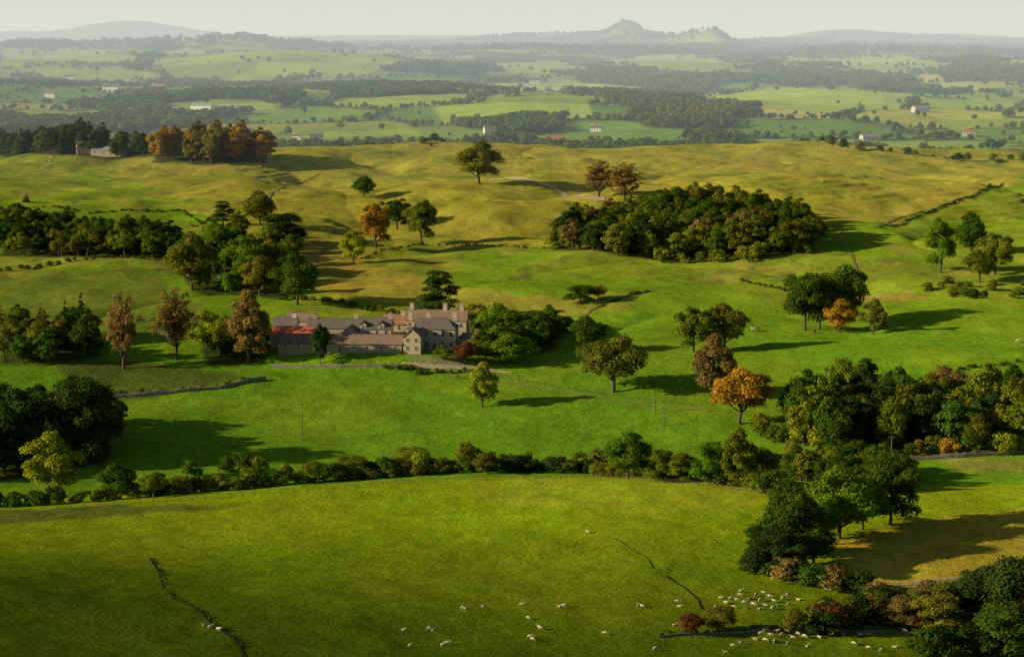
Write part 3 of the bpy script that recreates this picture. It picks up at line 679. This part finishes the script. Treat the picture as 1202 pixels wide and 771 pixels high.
def building(name,x,y,z,L,Wd,hw,hr,rot=0,axis='x',wall=None,roof=None,storeys=1,nw=4,door=True,chim=(),gwin=1,dormers=(),hip=0,ww=1.0,porch=False):
    e=bpy.data.objects.new(name,None); link(e); e.location=(x,y,z); e.rotation_euler=(0,0,rot)
    if axis=='y': e.rotation_euler[2]+=math.pi/2
    a,b2=L/2,Wd/2; m=MB(); bz=-1.2
    hx=a-hip
    V=[(-a,-b2,bz),(a,-b2,bz),(a,b2,bz),(-a,b2,bz),(-a,-b2,hw),(a,-b2,hw),(a,b2,hw),(-a,b2,hw)]
    Fc=[(0,1,5,4),(2,3,7,6)]
    if hip==0: V+=[(-a,0,hw+hr-.02),(a,0,hw+hr-.02)]; Fc+=[(1,2,6,9,5),(3,0,4,8,7)]
    else: Fc+=[(1,2,6,5),(3,0,4,7)]
    m.V=V;m.Q=Fc; m.obj('walls',wall,e)
    m=MB(); ov=.35; k=hr/b2; t=.16
    if hip==0:
        for s in(-1,1):
            yo=s*(b2+ov); zo=hw-k*ov
            v=[(-a-ov,yo,zo+.02),(a+ov,yo,zo+.02),(a+ov,0,hw+hr+.02),(-a-ov,0,hw+hr+.02),(-a-ov,yo,zo+t),(a+ov,yo,zo+t),(a+ov,0,hw+hr+t+.04),(-a-ov,0,hw+hr+t+.04)]
            m.add(v,[(0,1,2,3),(4,5,6,7),(0,1,5,4),(1,2,6,5),(3,0,4,7)])
    else:
        zo=hw-.05
        v=[(-a-ov,-b2-ov,zo),(a+ov,-b2-ov,zo),(a+ov,b2+ov,zo),(-a-ov,b2+ov,zo),(-hx,0,hw+hr),(hx,0,hw+hr),(-a-ov,-b2-ov,zo+.14),(a+ov,-b2-ov,zo+.14),(a+ov,b2+ov,zo+.14),(-a-ov,b2+ov,zo+.14)]
        m.add(v,[(0,1,2,3),(0,1,7,6),(1,2,8,7),(2,3,9,8),(3,0,6,9),(6,7,5,4),(7,8,5),(8,9,4,5),(9,6,4)])
    m.obj('roof',roof,e)
    m=MB(); 
    if hip==0: m.box(-a-ov-.02,a+ov+.02,-.14,.14,hw+hr+t-.02,hw+hr+t+.12)
    else: m.box(-hx,hx,-.12,.12,hw+hr-.03,hw+hr+.1)
    m.obj('ridge',TRIM if wall is WHITE else SLATE,e)
    fr,gl=MB(),MB(); sh=hw/storeys
    for s in range(storeys):
        for i in range(nw):
            c=-a+(i+.5)*L/nw
            for sg in (-1,1):
                if s==0 and door and i==nw//2 and sg==-1: continue
                win(fr,gl,('y',sg),c,s*sh+sh*.33,ww,min(1.6,sh*.48),sg*b2)
        for j in range(gwin):
            c=-b2+(j+.5)*Wd/gwin
            for sg in(-1,1): win(fr,gl,('x',sg),c,s*sh+sh*.33,ww,min(1.6,sh*.48),sg*a)
    if gl.V: fr.obj('window_frames',TRIM,e); gl.obj('windows',GLASS,e)
    if door:
        c=-a+(nw//2+.5)*L/max(nw,1); m=MB(); m.box(c-.55,c+.55,-b2-.05,-b2+.05,0,2.15); m.obj('door',DOORM,e)
        m=MB(); m.box(c-.75,c-.553,-b2-.09,-b2+.04,0,2.153); m.box(c+.553,c+.75,-b2-.09,-b2+.04,0,2.153); m.box(c-.8,c+.8,-b2-.12,-b2+.04,2.156,2.4); m.obj('door_surround',TRIM,e)
        if porch:
            m=MB(); 
            for q in(-1.1,1.1): m.box(c+q-.15,c+q+.15,-b2-1.9,-b2-1.6,0,2.7)
            m.box(c-1.4,c+1.4,-b2-2.1,-b2-.01,2.703,2.95); m.obj('porch',TRIM,e)
    if chim:
        m=MB(); p=MB()
        for (cx,cy,ch) in chim:
            zr=hw+hr-k*abs(cy); m.box(cx-.75,cx+.75,cy-.42,cy+.42,zr-1,zr+ch); m.box(cx-.85,cx+.85,cy-.52,cy+.52,zr+ch+.002,zr+ch+.2)
            for q in(-.45,0,.45):
                tv,tq=tube([(cx+q,cy,zr+ch+.15),(cx+q,cy,zr+ch+.75)],[.16,.13],7); p.add([tuple(v) for v in tv],tq)
        m.obj('chimneys',wall,e); p.obj('chimney_pots',POT,e)
    if dormers:
        m=MB(); r=MB(); fr,gl=MB(),MB()
        for cx in dormers:
            y0=-b2-.06; zt=hw+1.3
            m.add([(cx-1.1,y0,hw-1.2),(cx+1.1,y0,hw-1.2),(cx+1.1,y0,zt),(cx,y0,zt+1.1),(cx-1.1,y0,zt),(cx-1.1,0,zt),(cx+1.1,0,zt),(cx+1.1,0,hw-1.2),(cx-1.1,0,hw-1.2)],[(0,1,2,3,4),(1,7,6,2),(0,4,5,8)])
            for s in(-1,1):
                r.add([(cx+s*1.35,y0-.25,zt-.22),(cx+s*1.35,0,zt-.22),(cx,0,zt+1.14),(cx,y0-.25,zt+1.14),(cx+s*1.35,y0-.25,zt-.08),(cx+s*1.35,0,zt-.08),(cx,0,zt+1.28),(cx,y0-.25,zt+1.28)],[(0,1,2,3),(4,5,6,7),(0,3,7,4),(0,1,5,4)])
            win(fr,gl,('y',-1),cx,hw-.2,.9,1.3,y0)
        m.obj('dormer_walls',wall,e); r.obj('dormer_roofs',roof,e); fr.obj('dormer_frames',TRIM,e); gl.obj('dormer_windows',GLASS,e)
    return e
ZH=CAMZ-107.2; RT=-.10
def xat(px,y): return (px-601)/F*y
building('long_stone_barn',xat(398,682),682,ZH,43,6.5,3.1,2.6,RT*.6,'x',ST2,TILE,1,9,True,(),1,(),0,.8)
building('tin_roofed_barn',xat(341,692),692,ZH+.8,15,8,3.8,2.4,RT*.6,'x',ST2,RED,1,3,True,(),1)
building('stone_cottage',xat(333,705),705,ZH+.8,8,6.5,5.2,2.6,RT,'x',REND,SLATE,2,3,True,((3.2,0,1.1),),1)
building('cart_shed',xat(352,714),714,ZH+1,10,7,5.4,2.4,RT,'x',ST1,TILE,1,3,True,(),1)
building('stable_block',xat(388,701),701,ZH+.8,17,7,5.0,2.8,RT*.6,'x',ST2,SLATE,1,4,True,((-6,0,1.2),),1)
building('stable_wing',xat(410,692),692,ZH+.3,7,6,4.6,2.6,RT,'y',ST1,TILE,1,2,False,(),1)
building('coach_house',xat(437,695),695,ZH+.3,13,8,6.2,3.2,RT*.6,'x',ST1,SLATE,2,4,True,((-6,0,1.5),(6,0,1.5)),2,(-3.2,3.2))
building('garden_cottage',xat(462,705),705,ZH+.5,8,7,6.2,2.8,RT,'x',ST1,BRN,2,2,True,((3,0,1.2),),1)
building('manor_house',xat(507,690),690,ZH,17,10,7.0,3.4,RT,'x',ST1,SLATE,2,6,True,((-7.8,0,2.2),(-1.5,1.0,2.2),(7.8,0,2.2)),3,(),3.5,1.1,True)
building('manor_service_wing',xat(484,681),681,ZH,7.5,6,5.6,2.8,RT,'y',ST1,TILE,2,2,False,((0,0,1.8),),2)
building('manor_rear_range',xat(512,704),704,ZH+.4,22,8,7.8,3.0,RT,'x',ST1,TILE,2,6,False,((-9,0,2.2),(3,0,2.2),(9,0,2.2)),2)
building('lodge_cottage',xat(553,688),688,ZH+.3,6,5,3.0,2.0,RT,'x',WHITE,SLATE,1,2,True,((2,0,.9),),1)
e=bpy.data.objects.new('stone_turret',None); link(e); tx,ty=xat(538,714),714; e.location=(tx,ty,gz(tx,ty)); e.rotation_euler=(0,0,RT)
m=MB(); m.box(-1.6,1.6,-1.6,1.6,-1,11.5); m.box(-1.85,1.85,-1.85,1.85,11.502,11.8); m.obj('shaft',ST1,e)
m=MB(); m.add([(-1.7,-1.7,11.81),(1.7,-1.7,11.81),(1.7,1.7,11.81),(-1.7,1.7,11.81),(0,0,15.5)],[(0,1,4),(1,2,4),(2,3,4),(3,0,4),(0,3,2,1)]); m.obj('cap',SLATE,e)
fr,gl=MB(),MB(); win(fr,gl,('y',-1),0,7.5,.8,1.6,-1.6); win(fr,gl,('x',-1),0,7.5,.8,1.6,-1.6); fr.obj('frames',TRIM,e); gl.obj('windows',GLASS,e)
DB=[('white_farmhouse',371,166,16,7,5.5,3,WHITE,SLATE,2),('farm_cottage',349,164,10,6,4,2.5,WHITE,SLATE,1),('stone_field_barn',113,179,26,11,5,3,ST2,SLATE,1),('stone_field_barn',128,182,22,9,3.5,2.5,ST2,GREY,1),
('packing_shed',238,131,34,14,8,2.5,WHITE,GRN,1),('packing_shed',268,131,30,12,7,2.5,WHITE,GREY,1),('packing_shed',205,133,22,12,6,3,WHITE,GREY,1),
('white_farmhouse',82,95,26,14,10,5,WHITE,SLATE,2),('white_farmhouse',131,108,30,14,9,5,WHITE,SLATE,2),('white_farmhouse',110,122,16,10,7,4,WHITE,BRN,2),('stone_farmhouse',186,108,26,12,9,5,REND,BRN,2),('stone_farmhouse',60,115,20,10,7,4,REND,SLATE,2),
('white_farmhouse',35,151,16,8,6,3,WHITE,SLATE,2),('stone_farmhouse',650,168,18,9,5,3,REND,RED,1),('white_farmhouse',575,156,15,8,5,3,WHITE,SLATE,2),('stone_farmhouse',626,99,30,14,9,5,WHITE,SLATE,2),('farm_shed',160,134,24,14,6,3,REND,GREY,1),
('farm_shed',280,110,30,16,8,4,REND,GREY,1),('white_farmhouse',845,98,24,12,8,4,WHITE,SLATE,2),('farm_shed',1080,132,22,12,6,3,REND,GREY,1),('stone_farmhouse',1137,160,14,8,5,3,REND,BRN,2),('white_farmhouse',700,155,13,7,5,3,WHITE,SLATE,2),('farm_shed',1020,165,20,10,4.5,2.5,REND,GREY,1)]
GB=ground([(d[1],d[2]) for d in DB])
for d,(x,y) in zip(DB,GB):
    building(d[0],x,y,gz(x,y)+.2,d[3],d[4],d[5],d[6],R.uniform(-.35,.35),'x',d[7],d[8],d[9],4,True,((-d[3]*.4,0,1.5),) if 'farmhouse' in d[0] or 'cottage' in d[0] else (),1,(),0,1.1)
print('buildings',time.time()-T0)
# ---------------------------------------------------------------- animals
def animal(name,pose,body,face,slim=1.0,legs=1.0):
    V=[];Rr=[];E=[]
    def v(x,y,z,r,p=None):
        V.append((x,y,z));Rr.append(r); 
        if p is not None: E.append((p,len(V)-1))
        return len(V)-1
    dz=-.27 if pose=='lying' else .12*(legs-1)*4
    p=v(-.40,0,.56+dz,.22*slim); b1=v(-.1,0,.54+dz,.27*slim,p); c=v(.26,0,.56+dz,.24*slim,b1); nb=v(.44,0,.63+dz,.15*slim,c)
    if pose=='graze': n=v(.60,0,.46+dz*.8,.10,nb); h=v(.69,0,.22+dz*.3,.085,n); mz=v(.76,0,.07,.05,h); ez=.26+dz*.3; ex=.66
    else: n=v(.56,0,.78+dz,.10,nb); h=v(.66,0,.90+dz,.085,n); mz=v(.82,0,.84+dz,.05,h); ez=.93+dz; ex=.62
    for s in(-1,1): v(ex,s*.13,ez,.025,h)
    v(-.58,0,.52+dz,.04,p)
    for s in(-1,1):
        if pose=='lying':
            a=v(-.36,s*.17,.22,.12,p); k=v(-.18,s*.2,.14,.07,a); q=v(-.4,s*.2,.05,.04,k); v(-.25,s*.2,.035,.03,q)
            a=v(.3,s*.14,.18,.09,c); k=v(.46,s*.14,.07,.045,a); v(.30,s*.14,.035,.03,k)
        else:
            f=R.uniform(-.05,.05)
            a=v(-.40,s*.14,.44+dz*.8,.12*slim,p); k=v(-.31+f,s*.15,.34+dz*.6,.075,a); q=v(-.48+f,s*.15,.21+dz*.4,.042,k); v(-.45+f,s*.15,.03,.038,q)
            a=v(.28,s*.13,.42+dz*.8,.10*slim,c); k=v(.30-f,s*.13,.23+dz*.4,.045,a); v(.29-f,s*.13,.03,.036,k)
    me=bpy.data.meshes.new(name+'_sk'); me.from_pydata(V,E,[]); ob=bpy.data.objects.new(name+'_sk',me); scene.collection.objects.link(ob)
    md=ob.modifiers.new('s','SKIN'); md.use_smooth_shade=True
    for i,r in enumerate(Rr): me.skin_vertices[0].data[i].radius=(r,r)
    me.skin_vertices[0].data[0].use_root=True
    sb=ob.modifiers.new('b','SUBSURF'); sb.levels=1; sb.render_levels=1
    dg=bpy.context.evaluated_depsgraph_get(); out=bpy.data.meshes.new_from_object(ob.evaluated_get(dg))
    bpy.data.objects.remove(ob); out.name=name; out.materials.clear(); out.materials.append(body); out.materials.append(face)
    for pl in out.polygons:
        cc=pl.center; pl.material_index=1 if (cc.x>.6 or (cc.z<.3 and pose!='lying')) else 0
    return out
FLEECE=simple('fleece',(.56,.47,.30),1,9,.2,.6); SFACE=simple('sheep_face',(.36,.29,.20),.9,6,.1); COWM=simple('cattle_coat',(.28,.17,.09),.8,1.2,.5); COWL=simple('cattle_coat_pale',(.6,.52,.4),.8,1.2,.2)
SH=[animal('sheep_graze','graze',FLEECE,SFACE),animal('sheep_stand','stand',FLEECE,SFACE),animal('sheep_lie','lying',FLEECE,SFACE)]
COW=[animal('cow_graze','graze',COWM,COWM,.9,1.3),animal('cow_stand','stand',COWL,COWL,.9,1.3)]
FLOCK=[(543,713),(547,715),(568,712),(612,709),(620,726),(634,738),(658,714),(661,712),(750,711),(754,713),(795,706),(625,751),(622,748),(475,741),(505,739),(509,741),(240,736),(247,738),(257,741),(710,743),(482,757),(525,755),(521,757),(770,763),(797,713),(690,625),(792,734),
(846,703),(852,708),(858,704),(865,706),(868,700),(874,709),(880,704),(884,711),(888,700),(893,706),(899,712),(904,702),(909,707),(914,711),(919,704),(862,713),(877,715),(892,716),(907,715),(841,712),(926,710),(937,705),(870,695),(896,697),(925,700),(848,716),
(893,746),(899,743),(905,748),(911,744),(918,747),(924,743),(931,750),(937,745),(944,748),(887,751),(898,753),(910,754),(925,756),(952,744),(962,748),(975,746),(990,745),(870,755),(860,760),(1010,746),(1020,744),(1075,742),(1082,748),(1062,741),(1090,745),(1020,762),(1035,764),(1075,763),(1050,760),(852,766),(948,758),(1002,757)]
for (x,y) in ground(FLOCK):
    k=R.choices((0,1,2),(6,3,2))[0]; ob=link(bpy.data.objects.new('sheep',SH[k])); s=R.uniform(.82,1.02); ob.scale=(s*1.05,s,s); ob.location=(x,y,gz(x,y)-.02); ob.rotation_euler=(0,0,R.choice((0,math.pi))+R.uniform(-.9,.9))
FS=[(45,192),(58,190),(60,193),(150,196),(156,193),(283,200),(288,197),(305,197),(311,199),(315,196),(330,193),(180,198),(222,205),(235,203),(920,240),(930,242),(1000,205),(965,214),(970,250),(300,190),(455,196),(610,186),(820,198),(842,201),(20,200),(33,198)]
for (x,y) in ground(FS):
    ob=link(bpy.data.objects.new('sheep',SH[R.choice((0,1))])); s=R.uniform(1.2,1.4); ob.scale=(s,s,s); ob.location=(x,y,gz(x,y)-.02); ob.rotation_euler=(0,0,R.uniform(0,6.28))
for (x,y),k in zip(ground([(884,389),(888,388),(955,392),(1195,402),(535,445),(60,186),(975,380)]),(1,0,0,1,0,1,0)):
    ob=link(bpy.data.objects.new('cow',COW[k])); ob.scale=(1.7,1.6,1.6); ob.location=(x,y,gz(x,y)-.02); ob.rotation_euler=(0,0,R.choice((0,3.1))+R.uniform(-.6,.6))
m=MB()
(rx,ry),=ground([(990,691)])
for i in range(60):
    a=R.uniform(0,6.28); q=R.uniform(0,1)**.7; x=rx+math.cos(a)*q*4.5; y=ry+math.sin(a)*q*2; s=R.uniform(.2,.5); z=gz(x,y)+.6*(1-q)
    v,qd=boxv(-s,s,-s*.8,s*.8,-s*.5,s*.5); c,sn_=math.cos(a*3),math.sin(a*3); v=[(x+(p[0]*c-p[1]*sn_)*R.uniform(.75,1.1),y+(p[0]*sn_+p[1]*c)*R.uniform(.75,1.1),z+p[2]*R.uniform(.7,1.2)) for p in v]; m.add(v,qd)
m.obj('rubble_pile',simple('rubble',(.40,.30,.24),.9,2,.3))
# ---------------------------------------------------------------- haze, sky, sun, camera
m=MB(); m.box(-60000,60000,1100,70000,-400,650)
hm,nt=newmat('haze'); o=N(nt,'ShaderNodeOutputMaterial'); va=N(nt,'ShaderNodeVolumeAbsorption'); em=N(nt,'ShaderNodeEmission'); ad=N(nt,'ShaderNodeAddShader')
SG=1/9300.; HC=(.72,.735,.655); AB=(.82,.92,1.0)
va.inputs['Color'].default_value=(1-AB[0],1-AB[1],1-AB[2],1); va.inputs['Density'].default_value=SG
em.inputs['Color'].default_value=(HC[0]*AB[0],HC[1]*AB[1],HC[2]*AB[2],1); em.inputs['Strength'].default_value=SG  # haze glows by itself; emission stands in for scattered sunlight
nt.links.new(va.outputs[0],ad.inputs[0]); nt.links.new(em.outputs[0],ad.inputs[1]); nt.links.new(ad.outputs[0],o.inputs['Volume'])
m.obj('sky_haze',hm)
EL=math.radians(19.5); AZ=math.radians(254)
w=bpy.data.worlds.new('World'); scene.world=w; w.use_nodes=True; nt=w.node_tree; bg=nt.nodes['Background']; sk=nt.nodes.new('ShaderNodeTexSky'); sk.sky_type='NISHITA'; sk.sun_disc=False; sk.sun_elevation=EL; sk.sun_rotation=AZ
nt.links.new(sk.outputs[0],bg.inputs[0]); bg.inputs[1].default_value=.055
sd=bpy.data.lights.new('sun','SUN'); sd.energy=5.0; sd.angle=math.radians(.5); sd.color=(1,.84,.52); so=link(bpy.data.objects.new('sun',sd))
S_=Vector((math.sin(AZ)*math.cos(EL),math.cos(AZ)*math.cos(EL),math.sin(EL))); so.rotation_euler=(-S_).to_track_quat('-Z','Y').to_euler()
cd=bpy.data.cameras.new('camera'); cd.lens=70; cd.sensor_width=36; cd.clip_end=150000; cd.clip_start=1; co=link(bpy.data.objects.new('camera',cd)); co.location=(0,0,CAMZ); co.rotation_euler=(math.pi/2-PITCH,0,0); scene.camera=co
print('done',time.time()-T0)
